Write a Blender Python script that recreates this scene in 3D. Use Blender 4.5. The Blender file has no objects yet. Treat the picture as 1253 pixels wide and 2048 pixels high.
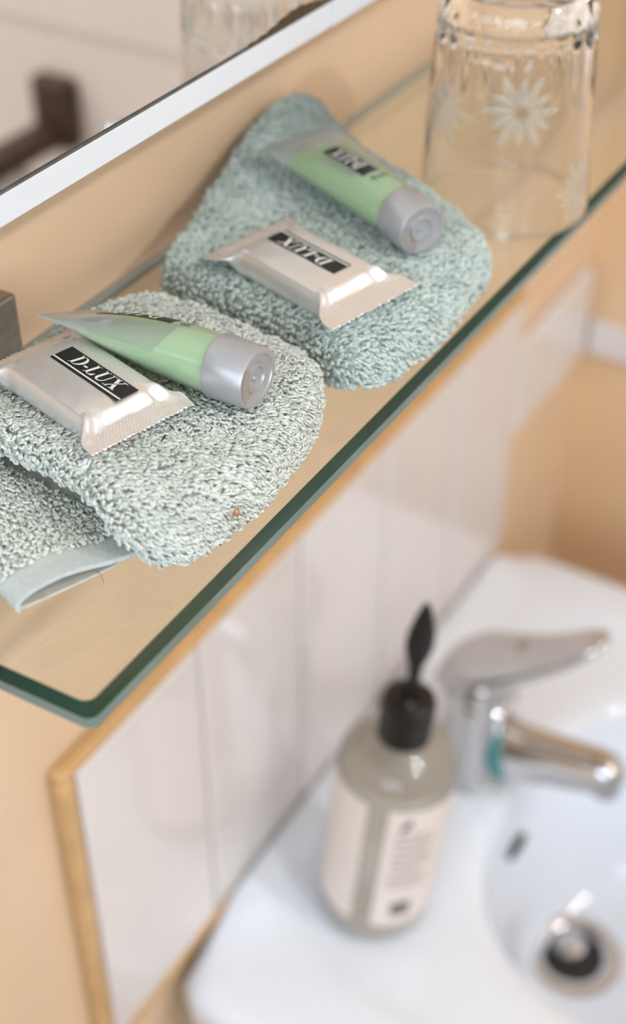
import bpy, bmesh, math, random
import numpy as np
from mathutils import Matrix, Vector

# ------------------------------------------------------------------ camera, light, exposure
SC = bpy.context.scene
COL = SC.collection
Z0 = 1.30                       # height of the glass shelf above the floor
W = 0.147                       # back wall plane (y)
XR = 0.79                       # right wall plane (x)
XL, YF, ZC = -1.35, -1.55, 2.45  # left wall, front wall, ceiling

cam_d = bpy.data.cameras.new('camera')
cam = bpy.data.objects.new('camera', cam_d)
COL.objects.link(cam)
right = Vector((0.51707309, -0.85593969, -0.00163277))
down = Vector((-0.5382035, -0.32364421, -0.77819754))
fwd = Vector((0.66556173, 0.40326377, -0.62801745))
cam.matrix_world = Matrix(((right.x, -down.x, -fwd.x, -0.1929),
                           (right.y, -down.y, -fwd.y, -0.1866),
                           (right.z, -down.z, -fwd.z, 0.2808 + Z0),
                           (0, 0, 0, 1)))
cam_d.sensor_fit = 'VERTICAL'
cam_d.sensor_height = 36.0
cam_d.lens = 2827.77 / 2048 * 36.0
cam_d.clip_start = 0.01
cam_d.dof.use_dof = True
cam_d.dof.focus_distance = 0.452
cam_d.dof.aperture_fstop = 5.2
SC.camera = cam

world = bpy.data.worlds.new('world')
SC.world = world
world.use_nodes = True
world.node_tree.nodes['Background'].inputs[0].default_value = (0.75, 0.85, 1.0, 1)
world.node_tree.nodes['Background'].inputs[1].default_value = 0.6

def area_light(name, loc, rot, sx, sy, power, color):
    l = bpy.data.lights.new(name, 'AREA')
    l.shape = 'RECTANGLE'
    l.size, l.size_y = sx, sy
    l.energy = power
    l.color = color
    o = bpy.data.objects.new(name, l)
    o.location, o.rotation_euler = loc, rot
    COL.objects.link(o)
    return o

# daylight through the window in the left wall
area_light('window_daylight', (XL + 0.02, -0.55, 1.72), (0, math.radians(-90), 0), 0.95, 1.1, 31, (0.72, 0.85, 1.0))

SC.view_settings.view_transform = 'Standard'
SC.view_settings.look = 'None'
SC.view_settings.gamma = 1.0
SC.view_settings.use_curve_mapping = False
SC.view_settings.exposure = -0.64

rng = np.random.default_rng(7)
random.seed(7)

# ------------------------------------------------------------------ helpers
def lin(c):
    return tuple(((v / 255) / 12.92 if v / 255 <= 0.04045 else ((v / 255 + 0.055) / 1.055) ** 2.4) for v in c)

def tag(o, label=None, cat=None, group=None, kind=None):
    if label: o['label'] = label
    if cat: o['category'] = cat
    if group: o['group'] = group
    if kind: o['kind'] = kind
    return o

def thing(name, loc, label, cat, group=None):
    o = bpy.data.objects.new(name, None)
    o.empty_display_size = 0.02
    o.location = (loc[0], loc[1], loc[2] + Z0)
    COL.objects.link(o)
    return tag(o, label, cat, group)

def wloc(o):
    v = Vector((0, 0, 0))
    while o is not None:
        v += o.location
        o = o.parent
    return v

def mesh_np(name, V, F):
    """fast mesh from numpy verts and equal-size faces"""
    V = np.asarray(V, np.float32)
    F = np.asarray(F, np.int32)
    me = bpy.data.meshes.new(name)
    n, k = F.shape
    me.vertices.add(len(V))
    me.vertices.foreach_set('co', V.ravel())
    me.loops.add(n * k)
    me.loops.foreach_set('vertex_index', F.ravel())
    me.polygons.add(n)
    me.polygons.foreach_set('loop_start', np.arange(0, n * k, k, dtype=np.int32))
    me.update(calc_edges=True)
    return me

def obj(name, V, F, mat, parent=None, smooth=True, angle=40, fix=False):
    """V in shelf-frame world coordinates (z relative to shelf top)"""
    V = np.asarray(V, float).reshape(-1, 3).copy()
    V[:, 2] += Z0
    if parent is not None:
        base = wloc(parent)
        org = Vector((0, 0, 0))
    else:
        org = Vector((float((V[:, 0].min() + V[:, 0].max()) / 2), float((V[:, 1].min() + V[:, 1].max()) / 2), float(V[:, 2].min())))
        base = org
    V -= np.array(base)
    if isinstance(F, np.ndarray):
        me = mesh_np(name, V, F)
    else:
        me = bpy.data.meshes.new(name)
        me.from_pydata([tuple(v) for v in V], [], [tuple(int(i) for i in f) for f in F])
        me.update()
    if fix:
        bm = bmesh.new(); bm.from_mesh(me)
        bmesh.ops.recalc_face_normals(bm, faces=bm.faces)
        bm.to_mesh(me); bm.free()
    o = bpy.data.objects.new(name, me)
    COL.objects.link(o)
    o.parent = parent
    o.location = org
    if mat: me.materials.append(mat)
    if smooth:
        me.polygons.foreach_set('use_smooth', [True] * len(me.polygons))
        if angle: me.set_sharp_from_angle(angle=math.radians(angle))
    return o

def bevel(o, w, seg=3):
    bm = bmesh.new(); bm.from_mesh(o.data)
    bmesh.ops.bevel(bm, geom=[e for e in bm.edges if e.is_manifold], offset=w, segments=seg, affect='EDGES', profile=0.5, clamp_overlap=True)
    bm.to_mesh(o.data); bm.free()
    return o

def box_vf(a, b):
    x0, y0, z0 = a; x1, y1, z1 = b
    V = [(x0, y0, z0), (x1, y0, z0), (x1, y1, z0), (x0, y1, z0), (x0, y0, z1), (x1, y0, z1), (x1, y1, z1), (x0, y1, z1)]
    F = [(0, 3, 2, 1), (4, 5, 6, 7), (0, 1, 5, 4), (1, 2, 6, 5), (2, 3, 7, 6), (3, 0, 4, 7)]
    return V, F

def box(name, a, b, mat, parent=None, bev=0.0, seg=3):
    V, F = box_vf(a, b)
    o = obj(name, V, F, mat, parent, smooth=False)
    if bev: bevel(o, bev, seg)
    return o

def loft_vf(rings, cap0=True, cap1=True, closed=True):
    rings = np.asarray(rings, float)
    n, m, _ = rings.shape
    V = rings.reshape(-1, 3)
    F = []
    mm = m if closed else m - 1
    for i in range(n - 1):
        for j in range(mm):
            j2 = (j + 1) % m
            F.append((i * m + j, i * m + j2, (i + 1) * m + j2, (i + 1) * m + j))
    if closed and cap0: F.append(tuple(range(m - 1, -1, -1)))
    if closed and cap1: F.append(tuple((n - 1) * m + j for j in range(m)))
    return V, F

def lathe_vf(prof, c, n=48, axis=None, u=None, w=None):
    """prof: list of (r, h); axis frame optional"""
    c = np.array(c, float)
    ax = np.array(axis if axis is not None else (0, 0, 1), float)
    u = np.array(u if u is not None else (1, 0, 0), float)
    w = np.array(w if w is not None else np.cross(ax, u), float)
    th = np.arange(n) / n * 2 * math.pi
    rings = [c + ax * h + r * (np.cos(th)[:, None] * u + np.sin(th)[:, None] * w) for r, h in prof]
    return loft_vf(rings, cap0=prof[0][0] > 1e-6, cap1=prof[-1][0] > 1e-6)

def join(parts):
    V, F, k = [], [], 0
    for v, f in parts:
        v = np.asarray(v, float).reshape(-1, 3)
        V.append(v); F += [tuple(i + k for i in q) for q in f]; k += len(v)
    return np.concatenate(V), F

def smoothstep(a, b, x):
    t = np.clip((x - a) / (b - a), 0, 1)
    return t * t * (3 - 2 * t)

def vnoise(P, scale, seed=0):
    """cheap smooth noise in [-1,1], sum of sines"""
    r = np.random.default_rng(seed)
    out = np.zeros(len(P))
    for k in range(7):
        d = r.normal(size=3); d /= np.linalg.norm(d)
        f = scale * (0.6 + 0.9 * r.random())
        out += np.sin(P @ d * f + r.random() * 6.28)
    return out / 3.2

# ------------------------------------------------------------------ materials
def new_mat(name):
    m = bpy.data.materials.new(name)
    m.use_nodes = True
    nt = m.node_tree
    return m, nt, nt.nodes['Principled BSDF']

def set_in(b, **kw):
    for k, v in kw.items():
        b.inputs[k.replace('_', ' ')].default_value = v

def mat(name, col, rough=0.5, metal=0.0, var=0.06, nscale=40.0, bump=0.0, bscale=200.0, spec=0.5, coat=0.0, trans=0.0, ior=1.45, sss=0.0, rvar=0.0):
    m, nt, b = new_mat(name)
    c = lin(col)
    tc = nt.nodes.new('ShaderNodeTexCoord')
    no = nt.nodes.new('ShaderNodeTexNoise')
    no.inputs['Scale'].default_value = nscale
    no.inputs['Detail'].default_value = 4
    nt.links.new(tc.outputs['Object'], no.inputs['Vector'])
    cr = nt.nodes.new('ShaderNodeValToRGB')
    cr.color_ramp.elements[0].position, cr.color_ramp.elements[1].position = 0.3, 0.7
    cr.color_ramp.elements[0].color = tuple(v * (1 - var) for v in c) + (1,)
    cr.color_ramp.elements[1].color = tuple(min(1, v * (1 + var)) for v in c) + (1,)
    nt.links.new(no.outputs['Fac'], cr.inputs['Fac'])
    nt.links.new(cr.outputs['Color'], b.inputs['Base Color'])
    set_in(b, Roughness=rough, Metallic=metal, IOR=ior)
    b.inputs['Specular IOR Level'].default_value = spec
    b.inputs['Coat Weight'].default_value = coat
    b.inputs['Transmission Weight'].default_value = trans
    if sss:
        b.inputs['Subsurface Weight'].default_value = sss
        b.inputs['Subsurface Radius'].default_value = (0.004, 0.004, 0.004)
        b.inputs['Subsurface Scale'].default_value = 1.0
    if bump:
        n2 = nt.nodes.new('ShaderNodeTexNoise')
        n2.inputs['Scale'].default_value = bscale
        n2.inputs['Detail'].default_value = 3
        nt.links.new(tc.outputs['Object'], n2.inputs['Vector'])
        bp = nt.nodes.new('ShaderNodeBump')
        bp.inputs['Strength'].default_value = bump
        bp.inputs['Distance'].default_value = 0.001
        nt.links.new(n2.outputs['Fac'], bp.inputs['Height'])
        nt.links.new(bp.outputs['Normal'], b.inputs['Normal'])
    return m

def glassy(name, tint, solid, base_fac, rough=0.02, ior=1.5):
    """thin clear sheet: see-through, with mirror-like surface reflection and a little body colour"""
    m, nt, b = new_mat(name)
    nt.nodes.remove(b)
    out = nt.nodes['Material Output']
    tr = nt.nodes.new('ShaderNodeBsdfTransparent'); tr.inputs[0].default_value = tuple(tint) + (1,)
    df = nt.nodes.new('ShaderNodeBsdfPrincipled')
    df.inputs['Base Color'].default_value = tuple(solid) + (1,)
    df.inputs['Roughness'].default_value = 0.35
    gl = nt.nodes.new('ShaderNodeBsdfGlossy'); gl.inputs['Roughness'].default_value = rough
    fr = nt.nodes.new('ShaderNodeFresnel')
    ge = nt.nodes.new('ShaderNodeNewGeometry')          # same reflectance on the way in and on the way out
    mr = nt.nodes.new('ShaderNodeMapRange')
    mr.inputs['To Min'].default_value = ior
    mr.inputs['To Max'].default_value = 1.0 / ior
    nt.links.new(ge.outputs['Backfacing'], mr.inputs['Value'])
    nt.links.new(mr.outputs['Result'], fr.inputs['IOR'])
    m1 = nt.nodes.new('ShaderNodeMixShader'); m1.inputs[0].default_value = base_fac
    m2 = nt.nodes.new('ShaderNodeMixShader')
    nt.links.new(tr.outputs[0], m1.inputs[1]); nt.links.new(df.outputs[0], m1.inputs[2])
    nt.links.new(fr.outputs[0], m2.inputs[0]); nt.links.new(m1.outputs[0], m2.inputs[1]); nt.links.new(gl.outputs[0], m2.inputs[2])
    nt.links.new(m2.outputs[0], out.inputs[0])
    return m

M = {}
M['wall_tan'] = mat('tan_wall_paint', (228, 197, 163), 0.38, var=0.05, nscale=9, bump=0.05, bscale=60)
M['wall_beige'] = mat('warm_beige_wall_paint', (230, 193, 152), 0.4, var=0.05, nscale=5, bump=0.05, bscale=60)
M['wall_pale'] = mat('pale_wall_paint', (214, 212, 210), 0.5, var=0.03, nscale=4)
M['ceiling'] = mat('ceiling_paint', (240, 236, 230), 0.6, var=0.02, nscale=4)
M['floor'] = mat('floor_tile', (180, 170, 158), 0.3, var=0.08, nscale=8)
M['tile'] = mat('glazed_white_tile', (226, 218, 214), 0.10, var=0.02, nscale=14, coat=0.4, bump=0.02, bscale=18)
M['grout'] = mat('grout', (206, 178, 152), 0.8, var=0.08, nscale=90)
M['amber'] = mat('amber_sealant', (204, 164, 112), 0.35, var=0.10, nscale=60)
M['ceramic'] = mat('white_ceramic', (230, 234, 241), 0.08, var=0.01, nscale=10, coat=0.5)
M['chrome'] = mat('chrome', (205, 205, 205), 0.08, metal=1.0, var=0.03, nscale=30)
M['bracket'] = mat('brushed_steel', (150, 145, 138), 0.4, metal=0.8, var=0.15, nscale=300)
M['dark'] = mat('hole_shade', (38, 34, 30), 0.6, var=0.1)  # near-black stands for the shade inside drain and overflow
M['white_frame'] = mat('white_frame_paint', (224, 228, 233), 0.35, var=0.015, nscale=30)
M['gasket'] = mat('grey_gasket', (92, 92, 88), 0.4, var=0.2, nscale=200)
M['stain'] = mat('silvering_stain', (74, 58, 40), 0.5, var=0.3, nscale=300)
M['mirror'] = mat('mirror_silver', (236, 236, 232), 0.015, metal=1.0, var=0.01)
M['shelf'] = glassy('shelf_glass', (0.965, 0.985, 0.97), (0.6, 0.75, 0.65), 0.0, ior=1.5)
M['shelf_edge'] = mat('shelf_glass_edge', (112, 134, 130), 0.12, var=0.15, nscale=30, trans=0.2, ior=1.5, spec=0.4)
M['shelf_bevel'] = mat('shelf_bevel_reflection', (24, 52, 38), 0.08, var=0.25, nscale=25, trans=0.1, ior=1.5, spec=0.25)  # dark green imitates the front edge mirrored inside the glass
M['pile_pale'] = mat('pale_terry_yarn', (221, 226, 217), 0.85, var=0.05, nscale=90, spec=0.15)
M['pile_teal'] = mat('grey_green_terry_yarn', (209, 221, 214), 0.85, var=0.06, nscale=90, spec=0.15)
M['cloth_pale'] = mat('pale_towel_ground', (200, 196, 182), 0.9, var=0.08, nscale=300, spec=0.1)  # warmer than the yarn, imitating brown shade between the loops
M['cloth_teal'] = mat('grey_green_towel_ground', (186, 188, 174), 0.9, var=0.08, nscale=300, spec=0.1)
M['hem'] = mat('woven_hem', (206, 214, 212), 0.85, var=0.05, nscale=500, spec=0.15, bump=0.8, bscale=1500)
M['film'] = mat('pearl_film', (230, 227, 223), 0.28, metal=0.58, var=0.02, nscale=60, spec=0.6)
M['ink'] = mat('black_ink', (26, 25, 24), 0.35, var=0.1)
M['print'] = mat('white_print', (232, 232, 228), 0.4, var=0.02)
M['inkgreen'] = mat('dark_green_ink', (70, 92, 66), 0.4, var=0.1)
M['cap'] = mat('silver_cap_plastic', (178, 179, 182), 0.40, metal=0.5, var=0.02, nscale=80)
M['cap_inner'] = mat('silver_cap_recess_shade', (168, 160, 154), 0.35, metal=0.4, var=0.03)
M['tube'] = glassy('frosted_tube_plastic', (0.97, 0.98, 0.97), lin((214, 222, 218)), 0.33, rough=0.16, ior=1.42)
M['tail'] = glassy('crimped_tube_tail', (0.93, 0.95, 0.95), lin((176, 186, 186)), 0.62, rough=0.2, ior=1.42)
M['gel'] = mat('green_gel', (168, 222, 122), 0.25, var=0.03, nscale=60, trans=0.35, ior=1.35, sss=0.3)
M['black_plastic'] = mat('black_plastic', (20, 19, 17), 0.38, var=0.15, nscale=80)
M['bottle'] = glassy('clear_bottle_plastic', (0.96, 0.96, 0.94), lin((200, 196, 182)), 0.10, rough=0.05, ior=1.45)
M['liquid'] = mat('cloudy_liquid', (226, 216, 204), 0.15, var=0.03, nscale=20, trans=0.55, ior=1.34)
M['paper'] = mat('pinkish_label_paper', (228, 216, 206), 0.5, var=0.02, nscale=90)
M['faint'] = mat('faint_label_print', (150, 140, 132), 0.5, var=0.1)
M['bronze'] = mat('dark_bronze', (70, 50, 37), 0.45, var=0.2, nscale=60)
M['cotton'] = mat('white_cotton', (228, 228, 230), 0.9, var=0.03, nscale=300, bump=0.4, bscale=900)
M['teal'] = mat('teal_spout_band', (70, 138, 138), 0.25, var=0.05)
M['frost'] = glassy('etched_glass', (0.92, 0.92, 0.90), lin((226, 224, 218)), 0.22, rough=0.25, ior=1.4)

def crystal():
    m, nt, b = new_mat('clear_tumbler_glass')
    set_in(b, Roughness=0.015, IOR=1.47)
    b.inputs['Base Color'].default_value = (0.985, 0.985, 0.975, 1)
    b.inputs['Transmission Weight'].default_value = 1.0
    return m
M['crystal'] = crystal()

def emit(name, col, s):
    m, nt, b = new_mat(name)
    b.inputs['Emission Color'].default_value = tuple(col) + (1,)
    b.inputs['Emission Strength'].default_value = s
    return m
M['lamp'] = emit('lamp_glow', (0.94, 0.97, 1.0), 30)
M['pane'] = glassy('window_glass', (0.97, 0.98, 0.98), (0.7, 0.8, 0.75), 0.0)

# ------------------------------------------------------------------ the room
FL = -Z0
CE = ZC - Z0
T = 0.10
wall_back = box('wall_back', (XL - T, W, FL), (XR + T, W + T, CE), M['wall_tan'])
wall_right = box('wall_right', (XR, YF - T, FL), (XR + T, W, CE), M['wall_beige'])
floor = box('floor', (XL - T, YF - T, FL - T), (XR + T, W + T, FL), M['floor'])
ceiling = box('ceiling', (XL - T, YF - T, CE), (XR + T, W + T, CE + T), M['ceiling'])
wall_front = box('wall_front', (XL - T, YF - T, FL), (XR, YF, CE), M['wall_pale'])
# left wall with a window opening y -1.1..0.0, z 1.25..2.2
wy0, wy1, wz0, wz1 = -1.1, 0.0, 1.245 - Z0, 2.195 - Z0
parts = [box_vf((XL - T, YF, FL), (XL, wy0, CE)), box_vf((XL - T, wy1, FL), (XL, W, CE)),
         box_vf((XL - T, wy0, FL), (XL, wy1, wz0)), box_vf((XL - T, wy0, wz1), (XL, wy1, CE))]
V, F = join(parts)
wall_left = obj('wall_left', V, F, M['wall_pale'], smooth=False)
for s in (wall_back, wall_right, floor, ceiling, wall_front, wall_left):
    tag(s, kind='structure')
fr = [box_vf((XL - 0.07, wy0, wz0), (XL - 0.02, wy0 + 0.05, wz1)), box_vf((XL - 0.07, wy1 - 0.05, wz0), (XL - 0.02, wy1, wz1)),
      box_vf((XL - 0.07, wy0 + 0.05, wz0), (XL - 0.02, wy1 - 0.05, wz0 + 0.05)), box_vf((XL - 0.07, wy0 + 0.05, wz1 - 0.05), (XL - 0.02, wy1 - 0.05, wz1))]
V, F = join(fr)
win = tag(obj('window_1', V, F, M['white_frame'], smooth=False), kind='structure')
box('pane', (XL - 0.05, wy0 + 0.05, wz0 + 0.05), (XL - 0.044, wy1 - 0.05, wz1 - 0.05), M['pane'], win)

# ceiling downlights (round lamps that give the small sparkles)
def downlight(x, y, label):
    t = thing('ceiling_downlight', (x, y, CE - 0.03), label, 'ceiling lamp', 'ceiling downlights')
    V, F = lathe_vf([(0.060, 0.03), (0.060, 0.004), (0.055, 0.0), (0.046, 0.0), (0.044, 0.004), (0.044, 0.02)], (x, y, CE - 0.03), 40)
    obj('trim_ring', V, F, M['chrome'], t, fix=True)
    V, F = lathe_vf([(0.0, 0.010), (0.043, 0.010), (0.043, 0.016), (0.0, 0.016)], (x, y, CE - 0.03), 40)
    obj('bulb_face', V, F, M['lamp'], t, fix=True)
    l = bpy.data.lights.new('downlight_lamp', 'AREA')
    l.shape = 'DISK'; l.size = 0.085; l.energy = 12.5; l.color = (0.94, 0.97, 1.0)
    o = bpy.data.objects.new('downlight_lamp', l); COL.objects.link(o)
    o.location = (x, y, CE + Z0 - 0.035)
downlight(-0.05, -1.22, 'round chrome ceiling downlight in the ceiling on the window side')
downlight(0.42, -1.18, 'round chrome ceiling downlight in the ceiling nearer the pale door')

# pale door in the right wall, seen in the mirror
M['door'] = mat('pale_door_paint', (226, 208, 196), 0.35, var=0.02, nscale=4)
door = tag(box('door_1', (XR - 0.014, -0.93, FL + 0.0005), (XR - 0.0003, -0.16, 2.02 - Z0), M['door'], bev=0.002), kind='structure')
for z0_, z1_ in ((0.25, 0.85), (1.12, 1.85)):
    box('door_panel', (XR - 0.018, -0.82, z0_ - Z0), (XR - 0.0138, -0.27, z1_ - Z0), M['door'], door, bev=0.003)

# ------------------------------------------------------------------ splashback tiles on the back wall
TB, TT = -0.4640, -0.2345
xs = np.linspace(0.126, 0.640, 6)
box('grout_bed', (0.1265, W - 0.004, TB), (0.6395, W, TT - 0.0005), M['grout'], wall_back)
base_tile = None
for i in range(5):
    g = 0.0011
    a, b = (xs[i] + g, W - 0.0085, TB), (xs[i + 1] - g, W - 0.0005, TT - 0.0008)
    if base_tile is None:
        base_tile = box('tile', a, b, M['tile'], wall_back, bev=0.0022)
        bx0 = xs[i]
    else:
        o = base_tile.copy(); COL.objects.link(o); o.parent = wall_back
        o.location = (base_tile.location.x + xs[i] - bx0, base_tile.location.y + 0.0003 * (i % 2), base_tile.location.z)
# half-height course that goes on to the corner and round it
for x0, x1 in ((0.6415, 0.7145), (0.7165, XR - 0.009)):
    box('tile', (x0, W - 0.0085, -0.357), (x1, W - 0.0005, -0.276), M['tile'], wall_back, bev=0.0022)
box('tile', (XR - 0.0085, 0.088, -0.357), (XR - 0.0005, W - 0.0095, -0.326), M['tile'], wall_right, bev=0.0022)
# amber sealant bead on the top and the left end of the tiles
V1 = box_vf((0.116, W - 0.0092, TT - 0.0005), (0.640, W - 0.0003, TT + 0.0075))
V2 = box_vf((0.116, W - 0.0092, TB - 0.0085), (0.1258, W - 0.0003, TT - 0.0008))
V3 = box_vf((0.1262, W - 0.0092, TB - 0.0085), (0.640, W - 0.0003, TB - 0.0005))
V, F = join([V1, V2, V3])
trim = obj('trim_1', V, F, M['amber'], smooth=False)
bevel(trim, 0.0025, 3)
tag(trim, kind='structure')

# ------------------------------------------------------------------ mirror with white lower frame
YM = 0.097                      # front face of the mirror cabinet
mir = thing('mirror_cabinet', (0.15, 0.12, 0.0775), 'shallow mirror cabinet with a white bottom rail above the glass shelf', 'mirror cabinet')
MX0, MX1, MZ = -0.45, 0.70, 0.0775
box('cabinet_body', (MX0, YM + 0.004, MZ + 0.0006), (MX1, W - 0.0004, 0.80), M['white_frame'], mir)
box('bottom_rail', (MX0, YM - 0.0002, MZ), (0.2904, YM + 0.0038, MZ + 0.0100), M['white_frame'], mir, bev=0.0004)
box('bottom_rail', (0.2908, YM - 0.0005, MZ), (MX1, YM + 0.0038, MZ + 0.0100), M['white_frame'], mir, bev=0.0004)
box('gasket', (MX0, YM - 0.0001, MZ + 0.0100), (MX1, YM + 0.0038, MZ + 0.0109), M['gasket'], mir)
box('mirror_glass', (MX0, YM, MZ + 0.0109), (MX1, YM + 0.0038, 0.80), M['mirror'], mir, bev=0.0007, seg=1)
# dark corroded silvering creeping up from the bottom edge
n = 40
sx = np.linspace(0.230, 0.300, n)
hgt = 0.0005 + 0.0036 * np.exp(-((sx - 0.264) / 0.017) ** 2) + 0.0003 * np.sin(sx * 900)
lo = np.stack([sx, np.full(n, YM - 0.00015), np.full(n, MZ + 0.0107)], 1)
hi = np.stack([sx, np.full(n, YM - 0.00015), MZ + 0.0112 + hgt], 1)
V = np.concatenate([lo, hi]); F = [(i, i + 1, n + i + 1, n + i) for i in range(n - 1)]
obj('silvering_stain', V, F, M['stain'], mir)

# ------------------------------------------------------------------ glass shelf
SH = 0.0080
shelf = thing('glass_shelf', (0.4, 0.07, -SH), 'clear glass wall shelf with green edges carrying towels, soaps and tumbler', 'shelf')
def shelf_outline(ins, n=7):
    x0, x1, y0, y1 = -0.0004 + ins, 0.9, 0.0 + ins, 0.139 - ins
    x1 = 0.755 - ins
    r = 0.0035
    P = []
    for cx, cy, a0 in ((x0 + r, y0 + r, 180), (x1 - r, y0 + r, 270), (x1 - r, y1 - r, 0), (x0 + r, y1 - r, 90)):
        for k in range(n):
            a = math.radians(a0 + 90 * k / (n - 1))
            P.append((cx + r * math.cos(a), cy + r * math.sin(a)))
    P = np.array(P)
    # the left end is cut very slightly out of square
    wgt = smoothstep(0.3, 0.0, P[:, 0])
    P[:, 0] += wgt * (-0.028) * P[:, 1]
    return P
def ring(ins, z):
    P = shelf_outline(ins)
    return np.column_stack([P, np.full(len(P), z)])
cz = 0.0014
rings = [ring(0.0010, -SH), ring(0.0, -SH + cz), ring(0.0, -0.0028), ring(0.0030, 0.0)]
V, F = loft_vf(rings, True, True)
pane = obj('pane', V, F, M['shelf_edge'], shelf, smooth=True, angle=20)
pane.data.materials.append(M['shelf'])
pane.data.materials.append(M['shelf_bevel'])
for p in pane.data.polygons:
    if len(p.vertices) > 4: p.material_index = 1
    elif p.normal.z > 0.2: p.material_index = 2
for x in (0.101, 0.665):
    V, F = join([box_vf((x, 0.131, 0.0003), (x + 0.027, W - 0.0003, 0.0265)), box_vf((x, 0.131, -0.020), (x + 0.026, W - 0.0003, -SH - 0.0003))])
    b = obj('bracket', V, F, M['bracket'], shelf, smooth=False)
    bevel(b, 0.001, 2)
    V, F = lathe_vf([(0.0032, 0), (0.0032, 0.002), (0.0, 0.0024)], (x + 0.013, 0.1385, -0.0225), 16)
    obj('screw', V, F, M['chrome'], b)

# ------------------------------------------------------------------ terry washcloths
def resample(P, n):
    P = np.asarray(P, float)
    for _ in range(3):
        Q = np.roll(P, -1, 0)
        P = np.stack([0.75 * P + 0.25 * Q, 0.25 * P + 0.75 * Q], 1).reshape(-1, 2)
    Q = np.vstack([P, P[:1]])
    s = np.concatenate([[0], np.cumsum(np.linalg.norm(np.diff(Q, axis=0), axis=1))])
    t = np.linspace(0, s[-1], n + 1)[:-1]
    return np.column_stack([np.interp(t, s, Q[:, 0]), np.interp(t, s, Q[:, 1])])

def pad_mesh(outline, topf, edge, pinch=None, n=150, seed=1, zbase=0.0006):
    """a soft folded pad: outline in XY, rounded sides, top height from topf(x, y)"""
    O = resample(outline, n)
    c = O.mean(0)
    d = c - O
    L = np.linalg.norm(d, axis=1)
    dn = d / L[:, None]
    rings = []
    # bottom centre -> bottom edge -> round side -> top -> top centre
    for q in (0.15, 0.6):
        rings.append(('b', 1 - q))
    ns = 13
    for k in range(ns):
        rings.append(('s', -math.pi / 2 + math.pi * k / (ns - 1)))
    for q in np.linspace(0.12, 0.985, 16):
        rings.append(('t', q))
    R = []
    for kind, a in rings:
        if kind == 's':
            ins = edge * (1 - max(0.0, math.cos(a)) ** 0.72)
            P = O + dn * np.minimum(ins, L * 0.8)[:, None]
            top = topf(P[:, 0], P[:, 1])
            sgn = math.copysign(abs(math.sin(a)) ** 0.85, math.sin(a))
            z = zbase + (top - zbase) * (0.5 + 0.5 * sgn)
            if pinch is not None:
                pw = pinch(O) / (1 + math.exp((a - 0.18) / 0.13))
                P = P + dn * pw[:, None]
        elif kind == 'b':
            P = O + dn * (edge + (L - edge) * a)[:, None]
            z = np.full(n, zbase)
        else:
            P = O + dn * (edge + (L - edge) * a)[:, None]
            z = topf(P[:, 0], P[:, 1])
        R.append(np.column_stack([P, z]))
    R[0][:, 2] = zbase
    V, F = loft_vf(R, True, True)
    V = np.asarray(V)
    V[:, :2] += 0.0008 * np.stack([vnoise(V, 260, seed), vnoise(V, 260, seed + 1)], 1)
    return V, F

def tri_of(V, F):
    T3 = []
    for f in F:
        for k in range(1, len(f) - 1):
            T3.append((f[0], f[k], f[k + 1]))
    return np.array(T3)

def scatter(V, F, spacing, keep, seed, filt=None):
    r = np.random.default_rng(seed)
    T3 = tri_of(V, F)
    A, B, C = V[T3[:, 0]], V[T3[:, 1]], V[T3[:, 2]]
    Nn = np.cross(B - A, C - A)
    ar = np.linalg.norm(Nn, axis=1) / 2
    Nn = Nn / (2 * ar[:, None] + 1e-15)
    k = int(ar.sum() / spacing ** 2 * 2.2)
    idx = r.choice(len(T3), k, p=ar / ar.sum())
    u, v = r.random(k), r.random(k)
    s = u + v > 1
    u[s], v[s] = 1 - u[s], 1 - v[s]
    P = A[idx] + u[:, None] * (B - A)[idx] + v[:, None] * (C - A)[idx]
    N = Nn[idx]
    ok = np.ones(k, bool)
    if filt is not None: ok = filt(P, N)
    P, N = P[ok], N[ok]
    cell = {}
    out = []
    dmin = spacing * keep
    for i, p in enumerate(P):
        key = (int(p[0] // dmin), int(p[1] // dmin), int((p[2] + 1) // dmin))
        bad = False
        for dx in (-1, 0, 1):
            for dy in (-1, 0, 1):
                for dz in (-1, 0, 1):
                    for j in cell.get((key[0] + dx, key[1] + dy, key[2] + dz), ()):
                        q = P[j]
                        if (p[0] - q[0]) ** 2 + (p[1] - q[1]) ** 2 + (p[2] - q[2]) ** 2 < dmin * dmin:
                            bad = True; break
                    if bad: break
                if bad: break
            if bad: break
        if not bad:
            cell.setdefault(key, []).append(i)
            out.append(i)
    return P[out], N[out]

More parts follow.
